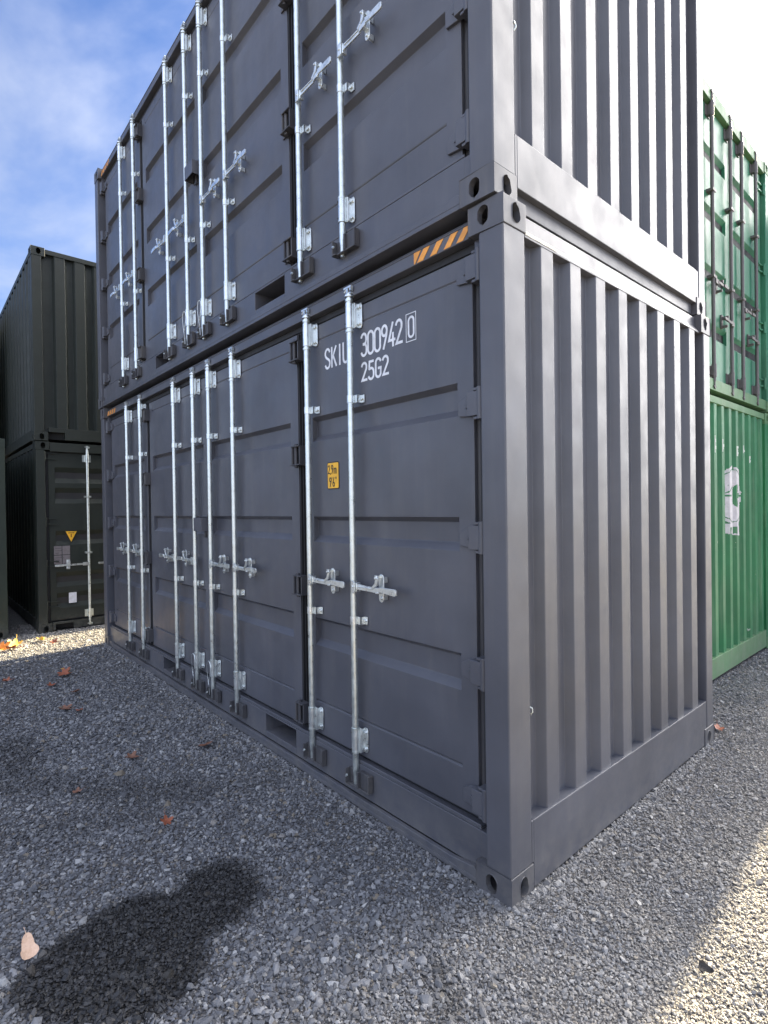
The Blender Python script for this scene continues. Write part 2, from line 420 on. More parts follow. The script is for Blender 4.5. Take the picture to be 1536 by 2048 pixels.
RODS = [(-1.030, 0, 1), (-1.455, 0, 1), (-2.460, 1, 1), (-2.883, 1, 1), (-3.200, 2, -1), (-3.645, 2, -1), (-4.590, 3, -1), (-5.045, 3, -1)]
LEAF = [(-.213, -1.560), (-1.635, -3.008), (-3.030, -4.440), (-4.515, -5.812)]
GRV = [(-.305, -1.47), (-1.725, -2.94), (-3.105, -4.345), (-4.61, -5.715)]
GZ = [(.800, .835, .945, .968), (1.432, 1.468, 1.562, 1.585), (2.040, 2.074, 2.168, 2.190)]
DZ0, DZ1 = .262, 2.735
def door_leaf(x1, x0, g1, g0):
    """x1>x0; front at DY; recessed horizontal grooves between g0..g1"""
    mb = MB(); dp = .034; y = DY
    prof = [(y, DZ0)]
    # lap seam low and high: the pressed panel sits 3 mm back from the frame
    def seam(z): return [(y, z-.004), (y+.006, z-.001), (y+.006, z+.004), (y+.0015, z+.008)]
    prof = [(y, DZ0)]+seam(.455)+[(y, .47)]
    for a, b, c, d in GZ: prof += [(y, a), (y+dp, b), (y+dp, c), (y, d)]
    prof += seam(2.645)+[(y, DZ1)]
    mb.sheet(prof, 0, g0, g1)
    for a, b, c, d in GZ:
        for x in (g0, g1): mb.quad((x, y, a), (x, y+dp, b), (x, y+dp, c), (x, y, d))
    mb.quad((x0, y, DZ0), (g0, y, DZ0), (g0, y, DZ1), (x0, y, DZ1))
    mb.quad((g1, y, DZ0), (x1, y, DZ0), (x1, y, DZ1), (g1, y, DZ1))
    yb = y+.055
    mb.quad((x0, y, DZ0), (x0, yb, DZ0), (x0, yb, DZ1), (x0, y, DZ1)); mb.quad((x1, y, DZ0), (x1, yb, DZ0), (x1, yb, DZ1), (x1, y, DZ1))
    mb.quad((x0, y, DZ0), (x1, y, DZ0), (x1, yb, DZ0), (x0, yb, DZ0)); mb.quad((x0, y, DZ1), (x1, y, DZ1), (x1, yb, DZ1), (x0, yb, DZ1))
    mb.quad((x0, yb, DZ0), (x1, yb, DZ0), (x1, yb, DZ1), (x0, yb, DZ1))
    bm = bmesh.new(); me = mb.mesh('side_door', False); bm.from_mesh(me)
    bmesh.ops.remove_doubles(bm, verts=bm.verts, dist=1e-5); bmesh.ops.recalc_face_normals(bm, faces=bm.faces)
    bm.to_mesh(me); bm.free(); return me

def side_container(loc, label, lettered, rail0, rib0, post1, Wd=2.33):
    L, H = 6.02, 2.890
    T = thing('shipping_container', label, 'container', loc, 'dark grey side-opening containers stacked in two')
    castings(T, L, Wd, H, MGC)
    # corner posts: door side posts are an L with a step next to the doors
    def post(x0, x1, y0, y1, nm='corner_post'): obj(nm, MB().box(x0, x1, y0, y1, .117, H-.117), MG, T, .006)
    post(-.124, 0, 0, .150); post(-L, -L+.124, 0, .150)
    post(-.100, 0, post1, Wd); post(-L, -L+.10, Wd-.15, Wd)
    # jamb strip behind the hinges
    obj('door_jamb', MB().box(-.212, -.122, .085, .15, .24, 2.79), MGI, T, .002); obj('door_jamb', MB().box(-L+.122, -L+.20, .085, .15, .24, 2.79), MGI, T, .002)
    mb = MB(); mb.box(-.186, -.170, .072, .09, .24, 2.77); mb.box(-L+.170, -L+.186, .072, .09, .24, 2.77)
    for xa, xb in ((-1.562, -1.633), (-4.442, -4.513), (-3.010, -3.028)):
        mb.box(xa, xb, .078, .115, DZ0, DZ1)
    for xm in (-1.5975, -4.4775): mb.box(xm-.016, xm-.009, .060, .08, DZ0, DZ1); mb.box(xm+.010, xm+.016, .064, .08, DZ0, DZ1)
    mb.box(-L+.17, -.184, .080, .115, DZ1-.002, 2.79)       # head gasket
    mb.box(-L+.17, -.184, .072, .082, 2.748, 2.775)
    mb.box(-L+.17, -.184, .082, .115, .238, DZ0+.002)
    obj('door_gasket', mb, MRUB, T)
    # bottom rail with fork pockets
    mb = MB(); pk = [(-4.05, -3.70), (-2.05, -1.66)]; xs = [-L+.175, pk[0][0], pk[0][1], pk[1][0], pk[1][1], -.175]
    yf = .030
    for i in (0, 2, 4): mb.box(xs[i], xs[i+1], yf, .20, .062, .232)
    for a, b in pk:
        mb.box(a, b, yf, .20, .222, .232); mb.box(a, b, yf, .20, .062, .105)
    mb.box(-.176, -.1245, yf, .20, .120, .232); mb.box(-L+.1245, -L+.176, yf, .20, .120, .232)
    # protruding lower flange, cut back with a chamfer beside the castings
    mb.prism([(-L+.178, .03), (-.178, .03), (-.178, .060), (-.20, .075), (-.33, .060), (-L+.33, .060), (-L+.2, .075), (-L+.178, .060)][::-1], 1, .006, yf-.002)
    mb.box(-L+.178, -.178, .006, .20, .008, .030)
    mb.box(-L+.178, -.178, .036, .11, .232, .240)           # threshold lip
    mb.box(-L+.178, -.178, .034, .042, .240, .252)
    obj('bottom_rail', mb, MG, T, .0025)
    for a, b in pk:
        mb = MB(); mb.box(a-.004, a-.001, .04, 1.0, .10, .225); mb.box(b+.001, b+.004, .04, 1.0, .10, .225); mb.box(a, b, .21, 1.0, .224, .228); mb.box(a, b, 1.0, 1.01, .10, .225)
        obj('fork_pocket', mb, MIN, T)
    # top rail on the door side
    mb = MB(); mb.box(-L+.178, -.178, .030, .12, 2.788, 2.850); mb.box(-L+.178, -.178, .060, .16, 2.850, 2.884)
    mb.box(-L+.13, -L+.178, .04, .12, 2.70, 2.772); mb.box(-.178, -.132, .04, .12, 2.735, 2.772)
    mb.box(-L+.178, -.178, .026, .040, 2.846, 2.853)
    obj('top_rail', mb, MG, T, .003)
    mb = MB(); mf = MB()
    for xa in (-.47, -.385, -.30, -.225):
        w = .040
        if xa == -.47: mb.prism([(-.535, 2.844), (-.49, 2.844), (-.528, 2.792), (-.535, 2.792)], 1, .0275, .0295)
        x = xa
        mb.prism([(x-.0, 2.844), (x+w, 2.844), (x+w-.045, 2.792), (x-.045, 2.792)], 1, .0275, .0295)
    for i in range(4):
        x = -5.79+i*.085; mf.prism([(x, 2.844), (x+.04, 2.844), (x-.005, 2.792), (x-.045, 2.792)], 1, .0275, .0295)
    obj('hazard_stripe', mb, MORG, T); obj('hazard_stripe', mf, MORG, T)
    # end wall facing the yard, with eight ribs
    P = corr_profile(.140, post1+.01, rib0, .2435, .099, .024, 8, -.012, -.055)
    mb = MB(); mb.sheet(P, 2, .27, 2.770); e = obj('end_wall', mb, MG, T, .004, fix=False)
    mb = MB(); mb.prism([(.0, rail0), (.0, .300), (-.055, .300), (-.055, rail0)][::-1], 1, .1655, post1) if False else None
    mb = MB(); mb.prism([(-.001, rail0), (-.001, .2985), (-.075, .2985), (-.075, rail0)], 1, .1655, Wd-.165)
    if post1 > Wd-.165: mb.box(-.075, -.004, Wd-.165, post1, .117, .2985)
    mb.box(-.075, -.001, .1502, .166, .120, .2985)
    if rail0 > .05: mb.box(-.10, -.030, .1655, Wd-.165, .006, rail0)
    obj('end_rail', mb, MG, T, .003)
    mb = MB(); mb.prism([(-.010, 2.765), (-.010, 2.775), (-.034, 2.812), (-.040, 2.878), (-.09, 2.878), (-.09, 2.765)], 1, .1655, Wd-.166)
    mb.box(-.085, -.012, .151, .1655, 2.765, 2.772)
    obj('end_header', mb, MG, T, .002)
    for a, b in ((.170, .42), (1.72, 1.92)):
        mb = MB(); mb.quad((-.0085, a, 2.7765), (-.0085, b, 2.7765), (-.0300, b, 2.8105), (-.0300, a, 2.8105))
        obj('hazard_film', mb, MCREAM, T)
    # tie-down rings at the post
    mb = MB(); mb.tube((-.035, .155, .78), (-.004, .165, .775), .004, n=6); mb.path([(-.01, .165, .775), (-.006, .172, .770), (-.004, .172, .755), (-.012, .168, .745)], .003)
    obj('lashing_ring', mb, MZ, T); mb = MB()
    mb.tube((-.04, .53, 1.0), (-.018, .545, 1.004), .004, n=6)
    obj('lashing_ring', mb, MZ, T)
    # rest of the box: back wall, far end, roof, floor
    mb = MB(); xs = []
    k = int((L-.3)/.278)
    Q = []
    for x, y in corr_profile(-L+.15, -.15, -L+.25, .278, .11, .05, 30, Wd-.006, Wd-.040): Q.append((y, x))
    mb.sheet(Q, 2, .15, 2.80); obj('back_wall', mb, MG, T, 0, fix=False)
    mb = MB(); mb.sheet([(-L-x, y) for x, y in corr_profile(.140, Wd-.14, rib0, .2435, .099, .024, 8, -.012, -.052)], 2, .27, 2.80)
    obj('end_wall', mb, MG, T, 0, fix=False)
    mb = MB(); mb.box(-L+.001, -L+.075, .1655, Wd-.165, .02, .2985); obj('end_rail', mb, MG, T, .003); mb = MB(); mb.box(-L+.012, -L+.09, .1655, Wd-.166, 2.765, 2.878); obj('end_header', mb, MG, T, .003)
    mb = MB(); mb.box(-L+.178, -.178, Wd-.06, Wd-.003, .02, .16); mb.box(-L+.178, -.178, Wd-.06, Wd-.003, 2.79, 2.86); obj('side_rail', mb, MG, T, .003)
    obj('roof', MB().box(-L+.09, -.09, .16, Wd-.06, 2.862, 2.872), MG, T)
    obj('floor', MB().box(-L+.08, -.08, .20, Wd-.06, .165, .19), MPLY, T)
    # doors
    doors = []
    for i in range(4):
        d = obj('side_door', door_leaf(LEAF[i][0], LEAF[i][1], GRV[i][0], GRV[i][1]), MG, T, .0035); doors.append(d)
    for x, li, sgn in RODS:
        d = doors[li]
        obj('locking_rod', hw('locking_rod', rod), MZ, d, loc=(x, RODY, 0))
        obj('cam_lock', hw('cam_lock', cam_top), MZ2, d, loc=(x, RODY, 0))
        for z in (.360, 2.680):
            obj('rod_bearing', hw('rod_bearing', sleeve), MZ2, d, loc=(x, RODY, z), bevel=.0015)
            for dz in (-.045, .045): obj('bearing_bolt', hw('bearing_bolt', boltdots), MB_, d, loc=(x, RODY, z+dz))
        for z in (1.018, 2.226):
            obj('rod_guide', hw('rod_guide', guide), MZ2, d, loc=(x, RODY, z), bevel=.001)
        hm = 'door_handle'; rm = 'handle_retainer'
        def mir(fn):
            def g(mb):
                fn(mb); mb.v = [(-a, b, c) for a, b, c in mb.v]
            return g
        if sgn > 0:
            obj(hm, hw('door_handle', handle), MZ2, d, loc=(x, RODY, 1.208), bevel=.0015)
            obj(rm, hw('handle_retainer', retainer), MZ2, d, loc=(x, RODY, 1.212), bevel=.0015)
        else:
            obj(hm, hw('door_handle_mirrored', mir(handle)), MZ2, d, loc=(x, RODY, 1.208), bevel=.0015)
            obj(rm, hw('handle_retainer_mirrored', mir(retainer)), MZ2, d, loc=(x, RODY, 1.212), bevel=.0015)
        obj('cam_keeper', hw('cam_keeper', keeper), MGI, T, loc=(x, -.004, .165), bevel=.002)
        obj('keeper_bolt', hw('keeper_bolt', keeper_bolt), MZ2, T, loc=(x, -.008, .165))
    hz = (.350, .912, 1.497, 2.074, 2.660)
    for z in hz:
        obj('hinge', hw('hinge', post_hinge), MG, doors[0], loc=(-.126, 0, z), bevel=.002)
        obj('hinge', hw('hinge_mirrored', lambda mb: (post_hinge(mb), setattr(mb, 'v', [(-a, b, c) for a, b, c in mb.v]))), MG, doors[3], loc=(-L+.126, 0, z), bevel=.002)
    for z in (.357, 1.155, 1.965, 2.617):
        obj('fold_hinge', hw('fold_hinge', fold_hinge), MGI, doors[1], loc=(-1.5975, 0, z), bevel=.0015)
        obj('fold_hinge', hw('fold_hinge', fold_hinge), MGI, doors[2], loc=(-4.4775, 0, z), bevel=.0015)
    # padlock cover between the two middle leaves
    mb = MB(); x0, x1, y0, y1, z0, z1 = -3.115, -2.955, -.028, DY-.002, 1.462, 1.572
    t = .005
    mb.box(x0, x1, y0, y0+t, z0, z1); mb.box(x0, x0+t, y0+t, y1, z0, z1); mb.box(x1-t, x1, y0+t, y1, z0, z1)
    mb.box(x0+t, x1-t, y0+t, y1, z1-.012, z1-.007); mb.box(x0-.004, x1+.004, y1-.012, y1-.002, z0-.005, z1+.02)
    mb.box(x0, x1, y0+.05, y1-.012, z1+.008, z1+.014)
    lb = obj('lock_box', mb, MG, doors[2], .0015)
    mb = MB(); mb.tube((-3.01, .03, 1.43), (-3.01, .03, 1.53), .009, n=8); mb.box(-3.025, -2.995, .02, .04, 1.41, 1.432); obj('lock_pin', mb, MGI, doors[2], .001)
    # seal wires on the two middle rods
    for x, di in ((-2.883, 1), (-3.200, 2)):
        pts = []
        for i in range(15):
            a = -1.2+i*.42; pts.append((x-.022+.030*math.cos(a), RODY-.026+.004*math.sin(2*a), .335+.085*math.sin(a) if i < 9 else .335+.085*math.sin(a)-.004*(i-8)))
        pts += [(x-.030, RODY-.02, .20), (x-.026, RODY-.02, .145)]
        obj('seal_wire', MB().path(pts, .0022, 6), MZ2, doors[di])
    if lettered:
        d = doors[0]
        mb = MB(); y = DY-.0015
        for ch, x in zip("SKIU", (-1.325, -1.262, -1.205, -1.150)): letters(mb, ch, x, 2.458, .112, 0, .0140, y, 1.05)
        letters(mb, "300942", -.985, 2.458, .118, .0557, .0140, y, .98)
        letters(mb, "0", -.6155, 2.470, .098, 0, .0115, y, .98)
        bx = [(-.632, 2.450), (-.632, 2.586), (-.563, 2.586), (-.563, 2.450), (-.632, 2.450)]
        for i in range(4): ribbon(mb, [bx[i], bx[i+1]], .0042, y-.0004*(i+1), lambda a, b: (a, b))
        obj('lettering', mb, MWHT, d, fix=False); mb = MB()
        letters(mb, "25G2", -.985, 2.322, .096, .0580, .0135, y, 1.16)
        obj('lettering', mb, MWHT, d, fix=False)
        # height sticker
        x0, x1, z0, z1 = -1.322, -1.205, 1.745, 1.905
        def rr(x0, x1, z0, z1, q):
            return arc(x1-q, z1-q, q, q, 0, 90, 4)+arc(x0+q, z1-q, q, q, 90, 180, 4)+arc(x0+q, z0+q, q, q, 180, 270, 4)+arc(x1-q, z0+q, q, q, 270, 360, 4)
        st = obj('height_sticker_border', MB().prism(rr(x0, x1, z0, z1, .012), 1, y-.0005, DY), MBLK, d)
        obj('height_sticker', MB().prism(rr(x0+.006, x1-.006, z0+.006, z1-.006, .007), 1, y-.0015, y-.0006), MYEL, d)
        mb = MB(); yy = y-.0022
        letters(mb, "2", -1.309, 1.836, .048, 0, .0068, yy, .85); letters(mb, ",", -1.287, 1.836, .048, 0, .006, yy)
        letters(mb, "9", -1.279, 1.836, .048, 0, .0068, yy, .95); letters(mb, "m", -1.253, 1.836, .048, 0, .0055, yy, 1.25)
        letters(mb, "9", -1.299, 1.762, .050, 0, .0072, yy, 1.0); letters(mb, "'", -1.276, 1.765, .05, 0, .005, yy)
        letters(mb, "6", -1.266, 1.762, .050, 0, .0072, yy, 1.0); letters(mb, '"', -1.238, 1.765, .05, 0, .0045, yy)
        obj('sticker_lettering', mb, MBLK, d, fix=False)
    return T

side_container((0, 0, 0), 'dark grey side-opening container on the gravel, bottom one, lettered SKIU 300942', True, .012, .289, 2.215)
side_container((-.032, -.014, 2.902), 'dark grey side-opening container resting on top of the lettered one', False, .075, .295, 2.255, 2.365)

# ------------------------------------------------------------ plain containers (face towards +x is the detailed one)
def plain_container(label, loc, L, Wd, H, mat, face, group, rib=(.20, .245, .115, .025), railmat=None, rodmat=None, rods=(), grooves=(), post=.13, notch=False, doors_hz=None):
    T = thing('shipping_container', label, 'container', loc, group); rm = railmat or mat
    castings(T, L, Wd, H, rm, .003)
    for (x0, x1) in ((-.13, 0), (-L, -L+.13)):
        for (y0, y1) in ((0, post), (Wd-post, Wd)): obj('corner_post', MB().box(x0, x1, y0, y1, .117, H-.117), mat, T, .006)
    for s, nm in ((0, 'side_wall'), (1, 'side_wall')):
        xo, xi = (.006, .042) if s == 0 else (Wd-.006, Wd-.042)
        Q = [(y, x) for x, y in corr_profile(-L+.1, -.1, -L+.2, .278, .07, .068, 60, xo, xi)]
        obj(nm, MB().sheet(Q, 2, .14, H-.07), mat, T, fix=False)
        y0, y1 = (.004, .06) if s == 0 else (Wd-.06, Wd-.004)
        obj('side_rail', MB().box(-L+.178, -.178, y0, y1, .02, .165), rm, T, .003)
        obj('side_rail', MB().box(-L+.178, -.178, y0, y1, H-.085, H-.018), rm, T, .003)
    # roof with cross corrugation
    Q = [(x, H-.02-z) for z, x in corr_profile(-L+.1, -.1, -L+.2, .21, .09, .03, 80, .0, .018)]
    obj('roof', MB().sheet(Q, 1, .05, Wd-.05), mat, T, fix=False)
    obj('floor', MB().box(-L+.08, -.08, .07, Wd-.07, .15, .17), MPLY, T)
    # far end
    obj('end_wall', MB().sheet([(-L-x, y) for x, y in corr_profile(.1, Wd-.1, rib[0], rib[1], rib[2], rib[3], 10, -.012, -.05)], 2, .1, H-.05), mat, T, fix=False)
    if face == 'wall':
        obj('end_wall', MB().sheet(corr_profile(post-.01, Wd-post+.01, rib[0], rib[1], rib[2], rib[3], 10, -.012, -.055), 2, .12, H-.06), mat, T, .004, fix=False)
        mb = MB()
        if notch: mb.box(-.08, -.001, .1655, .36, .120, .18); mb.box(-.08, -.001, .36, Wd-.1655, .02, .18)
        else: mb.box(-.08, -.001, .1655, Wd-.1655, .025, .21)
        obj('end_rail', mb, rm, T, .003)
        obj('end_header', MB().box(-.08, -.004, .1655, Wd-.1655, H-.075, H-.012), rm, T, .003)
        if notch: obj('fork_pocket', MB().box(-.30, -.081, .17, .36, .03, .12), MIN, T)
    else:
        mb = MB(); mb.box(-.10, -.004, .1655, Wd-.1655, .02, .125)
        if notch: mb = MB(); mb.box(-.10, -.004, .1655, .20, .02, .125); mb.box(-.10, -.004, .20, .42, .095, .125); mb.box(-.10, -.004, .42, Wd-.1655, .02, .125)
        obj('door_sill', mb, rm, T, .003)
        if notch: obj('fork_pocket', MB().box(-.30, -.101, .20, .42, .02, .12), MIN, T)
        obj('door_header', MB().box(-.10, -.004, .1655, Wd-.1655, H-.135, H-.012), rm, T, .003)
        mid = Wd/2; z0, z1 = .15, H-.15
        leaves = [(post+.045, mid-.006), (mid+.006, Wd-post-.045)]; ds = []
        obj('door_gasket', MB().box(-.10, -.075, post, Wd-post, z0-.02, z1+.02), MRUB, T)
        for a, b in leaves:
            ga, gb = a+.075, b-.075; x = -.045; dp = .036; mb = MB()
            prof = [(x, z0)]
            for g0, g1, g2, g3 in grooves: prof += [(x, g0), (x-dp, g1), (x-dp, g2), (x, g3)]
            prof.append((x, z1))
            mb.sheet([(p, q) for p, q in prof], 1, ga, gb)
            for g in grooves:
                for yy in (ga, gb): mb.quad((x, yy, g[0]), (x-dp, yy, g[1]), (x-dp, yy, g[2]), (x, yy, g[3]))
            mb.quad((x, a, z0), (x, ga, z0), (x, ga, z1), (x, a, z1)); mb.quad((x, gb, z0), (x, b, z0), (x, b, z1), (x, gb, z1))
            for yy in (a, b): mb.quad((x, yy, z0), (x-.05, yy, z0), (x-.05, yy, z1), (x, yy, z1))
            for zz in (z0, z1): mb.quad((x, a, zz), (x, b, zz), (x-.05, b, zz), (x-.05, a, zz))
            ds.append(obj('end_door', mb, mat, T, .003))
        for k, z in enumerate(doors_hz or (.32, .95, 1.6, H-.30)):
            for side, d in ((0, ds[0]), (1, ds[1])):
                mb = MB(); s = 1 if side == 0 else -1; y = post if side == 0 else Wd-post
                mb.prism([(y-.02*s, z-.03), (y+.15*s, z-.045), (y+.15*s, z-.030), (y-.02*s, z-.015)], 0, -.045, -.028)
                mb.prism([(y-.02*s, z+.045), (y+.15*s, z+.030), (y+.15*s, z+.045), (y-.02*s, z+.055)], 0, -.045, -.028)
                mb.tube((-.02, y+.0*s, z-.06), (-.02, y+.0*s, z+.065), .014, n=10)
                obj('hinge', mb, mat, d, .001)
        rmat = rodmat or MZ
        for (y, hy, hz_, rt) in rods:
            d = ds[0] if y < mid else ds[1]; X = -.004
            mb = MB(); mb.tube((X, y, .10), (X, y, H-.09), .0165, n=14); mb.tube((X, y, .07), (X, y, .10), .012, n=10); mb.tube((X, y, H-.09), (X, y, H-.06), .012, n=10)
            me = mb.mesh('locking_rod'); smooth_by_angle(me); obj('locking_rod', me, rmat, d)
            for z in (.20, H-.21):
                mb = MB()
                mb.tube((X, y, z-.06), (X, y, z+.06), .022, n=12); mb.box(-.045, -.037, y-.055, y+.055, z-.05, z+.05); mb.box(-.04, X, y-.024, y+.024, z-.045, z+.045); obj('rod_bearing', mb, rmat, d, .001)
            for z in (.055, H-.05): mb = MB(); mb.box(X-.012, X+.010, y-.030, y+.034, z-.006, z+.006); mb.box(X-.01, X+.012, y-.012, y+.012, z-.020, z+.018); mb.box(X-.02, X+.006, y+.018, y+.030, z-.022, z+.01); obj('cam_lock', mb, rmat, d, .001)
            for z in (1.06, 1.85): obj('rod_guide', MB().box(-.045, X+.020, y-.042, y+.042, z-.012, z+.012), rmat, d, .001)
            if hy:
                e = y+hy; s = 1 if hy > 0 else -1; z = hz_; mb = MB()
                mb.box(X+.014, X+.026, y, y+.08*s, z-.022, z+.022); mb.box(X+.02, X+.03, y+.06*s, e-.02*s, z-.012, z+.012)
                mb.prism([(e-.10*s, z-.014), (e, z-.014), (e+.008*s, z), (e, z+.014), (e-.10*s, z+.014)], 0, X+.026, X+.038)
                c = y+hy*.6; mb.box(-.045, -.03, c-.022, c+.022, z-.06, z+.07); mb.box(-.03, X+.03, c-.014, c+.014, z+.02, z+.05); mb.tube((-.03, c, z-.045), (X+.02, c, z-.045), .014, n=8)
                obj('door_handle', mb, rmat if rmat != MZ else MZ2, d, .0015)
    return T

K = .975
def kz(z): return 1.631+(z-1.631)*K
def ky(y): return -1.807+(y+1.807)*K
DGX, DGY = -7.25, -.505
gz = []
for a, b in ((2.05, 2.275), (1.76, 1.985), (1.17, 1.375), (.575, .785), (.275, .49)):
    a, b = kz(a), kz(b); q = (b-a); gz.append((a, a+q*.36, b-q*.38, b))
gz.sort()
grpg = 'dark green containers stacked at the far end of the yard'
dgl = plain_container('dark green container on the gravel behind the grey stack, doors with yellow triangle', (DGX, DGY, 0), 6.06, 2.44, 2.604, MDG, 'door', grpg,
    rods=[(ky(.165)-DGY, -.42, kz(.885), 0), (ky(.165)-DGY+.52, -.40, kz(.885), 0), (1.70, .4, .9, 0), (2.15, .0, .9, 0)], grooves=gz, post=.105, notch=True, doors_hz=(kz(.33), kz(.90), kz(1.50), kz(2.42)))
dgu = plain_container('dark green container with blank ribbed end wall on top of the far one', (DGX+.01, DGY-.012, 2.612), 6.06, 2.44, 2.61, MDG, 'wall', grpg,
    rib=(.275, .247, .120, .030), post=.115, notch=True)
# decals on the lower dark green door
dd = [c for c in dgl.children if c.name.startswith('end_door')][0]
xd = -.045+.0018
def yz(py, pz): return ky(py)-DGY, kz(pz)
mb = MB(); (a, b), (c, d_), (e, g) = yz(-.118, 1.362), yz(.022, 1.358), yz(-.050, 1.212)
mb.prism([(a, b), (c, d_), (e, g)], 0, xd-.0015, xd+.001); o = obj('warning_triangle', mb, MYEL, dd)
mb = MB(); cx_, cz_ = (a+c+e)/3, (b+d_+g)/3
P = [(cx_+(p-cx_)*1.16, cz_+(q-cz_)*1.16) for p, q in ((a, b), (c, d_), (e, g))]
mb.prism(P, 0, xd-.0035, xd-.0018); obj('triangle_border', mb, MBLK, dd)
mb = MB(); mb.box(xd+.0012, xd+.002, a+.03, c-.03, b-.030, b-.016); mb.box(xd+.0012, xd+.002, (a+c)/2-.008, (a+c)/2+.008, b-.085, b-.038)
obj('triangle_mark', mb, simple('brown_print', (.30, .13, .01), .5), dd)
(a, b), (c, d_) = yz(-.268, 1.156), yz(-.067, .900)
mb = MB(); mid_ = (a+c)/2; zm = (b+d_)/2
for (p, q) in ((a, mid_-.004), (mid_+.004, c)):
    for (s, t) in ((d_, zm-.004), (zm+.004, b)): mb.box(xd-.001, xd+.004, p, q, s, t)
obj('data_plate', mb, MPLATE, dd, .002)
mb = MB()
for i in range(7):
    z = d_+.02+i*(b-d_-.04)/6.5
    if abs(z-zm) > .012: mb.box(xd+.0042, xd+.005, a+.015, a+.05+.10*random.random(), z, z+.008)
obj('plate_print', mb, simple('grey_print', (.09, .08, .085), .5), dd)
(a, b), (c, d_) = yz(-.093, .481), yz(.006, .333)
obj('white_notice', MB().box(xd-.001, xd+.001, a, c, d_, b), simple('white_notice_film', (.62, .64, .70), .5), dd)
# neighbour at the left frame edge
plain_container('dark green container at the left edge of the yard, beside the stacked pair', (DGX, -.848-2.44, 0), 6.06, 2.44, 2.604, paint('olive_green_paint', (.010, .020, .012), .5, dust=.04, dustcol=(.04, .05, .04)), 'wall', 'dark green containers on the ground')
plain_container('unseen dark green container added to shade the stack, on the one at the left edge', (DGX-2.6, -.848-2.44, 2.612), 6.06, 2.44, 2.604, MDG, 'wall', 'dark green containers on the ground')  # added out of view to darken the long side of the stacked pair
# casters outside the frame that shade the yard
plain_container('dark green container standing behind the grey stack, out of sight', (-7.16, 2.6, 0), 6.06, 2.44, 2.604, MDG, 'wall', 'containers hidden behind the stack')
plain_container('unseen dark green container on top of the hidden one behind the grey stack', (-7.16, 2.6, 2.612), 6.06, 2.44, 2.604, MDG, 'wall', 'containers hidden behind the stack')

# ---- green stack on the right
GX, GY = -.42, 3.09
ribs = (.700, .2085, .075, .028)
gw = plain_container('worn green container on the gravel behind the grey stack, with torn white round emblem', (GX, GY, 0), 2.99, 2.45, 2.63, MGR, 'wall', 'green containers stacked behind the grey pair',
    rib=(.700-.2085*2, .2085, .075, .028), railmat=MSILL, post=.15)
plain_container('pale green container with barred doors resting on the emblem container', (GX, GY, 2.65), 2.99, 2.52, 2.80, MGR2, 'door', 'green containers stacked behind the grey pair',
    railmat=MSILL, rodmat=MROD, rods=[(.69, .30, 1.02, 0), (1.20, -.30, .72, 0), (1.55, .30, .95, 0), (2.03, -.30, .70, 0)],
    grooves=[(.52, .56, .62, .66), (1.05, 1.09, 1.15, 1.19), (1.60, 1.64, 1.70, 1.74), (2.15, 2.19, 2.25, 2.29)], post=.13)
# emblem painted over the ribs
prof = corr_profile(.14, 2.31, .700-.2085*2, .2085, .075, .028, 10, -.012, -.055)
def xprof(y):
    for (x0, y0), (x1, y1) in zip(prof, prof[1:]):
        if y0 <= y <= y1: return x0+(x1-x0)*((y-y0)/(y1-y0) if y1 > y0 else 0)
    return -.055
mb = MB(); cy, cz = 4.335-GY, 1.70; st = .006
for i in range(-54, 55):
    for j in range(-76, 62):
        y, z = cy+i*st, cz+j*st; dy, dz = (y-cy)/.275, (z-cz)/.30
        r_ = math.hypot(dy, dz); jag = .03*mnoise.noise(Vector((y*40, z*40, 0)))
        ok = False
        if r_ < 1+jag:
            ok = True
            if .88 < r_ < .91: ok = False
            if abs(dz) < .022 and abs(dy) > .3: ok = False
            # torn wedge from the top
            if dz > .30 and -.03-(dz-.3)*.22 < dy < .02+(dz-.3)*.34: ok = False
            # leaf shaped star in the middle right
            a = math.atan2(dz, dy-.22); q = math.hypot(dy-.22, dz)
            if q < .14+.26*abs(math.cos(2.5*a))**1.5: ok = False
            if abs(dz-.42-.6*dy) < .025 and dy < 0: ok = False
        # banner below
        if -1.40 < dz < -.92 and -.80 < dy < .55-.2*(dz+1.4)+jag:
            ok = True
            if -1.28 < dz < -1.04 and (int((dy+3)*6.3) % 2 == 0) and mnoise.noise(Vector((y*25, z*18, 3))) > -.25: ok = False
        if dz < -1.28-.1*dy+jag: ok = False
        if mnoise.noise(Vector((y*60, z*22, 7))) > .60: ok = False
        if ok:
            e = .0022; y2, z2 = y+st, z+st
            mb.quad((xprof(y)+e, y, z), (xprof(y2)+e, y2, z), (xprof(y2)+e, y2, z2), (xprof(y)+e, y, z2))
obj('emblem', mb, simple('peeling_white_film', (.55, .53, .55), .5), gw, fix=False)
MWM = simple('worn_white_marks', (.5, .55, .5), .6)
for yb, z0, z1 in ((.70, 2.10, 2.26), (.91, 2.12, 2.24), (1.33, 2.10, 2.20), (1.54, 2.14, 2.22), (1.74, 2.05, 2.12)):
    mb = MB()
    for k in range(5):
        z = z0+(z1-z0)*k/5; w = .015+.04*random.random(); mb.box(-.0115, -.0100, yb+.01, yb+.01+w, z, z+(z1-z0)/5)
    obj('worn_marking', mb, MWM, gw)
# stack outside the frame on the right whose shadow edge crosses the gravel
for k in (0, 1):
    plain_container('blue container %s beyond the right edge of the yard' % ('on the ground' if k == 0 else 'stacked on another'), (.29, 6.3, k*2.61), 6.06, 2.44, 2.60,
        paint('blue_paint_%d' % k, (.03, .08, .2), .5), 'wall', 'containers beyond the right edge')

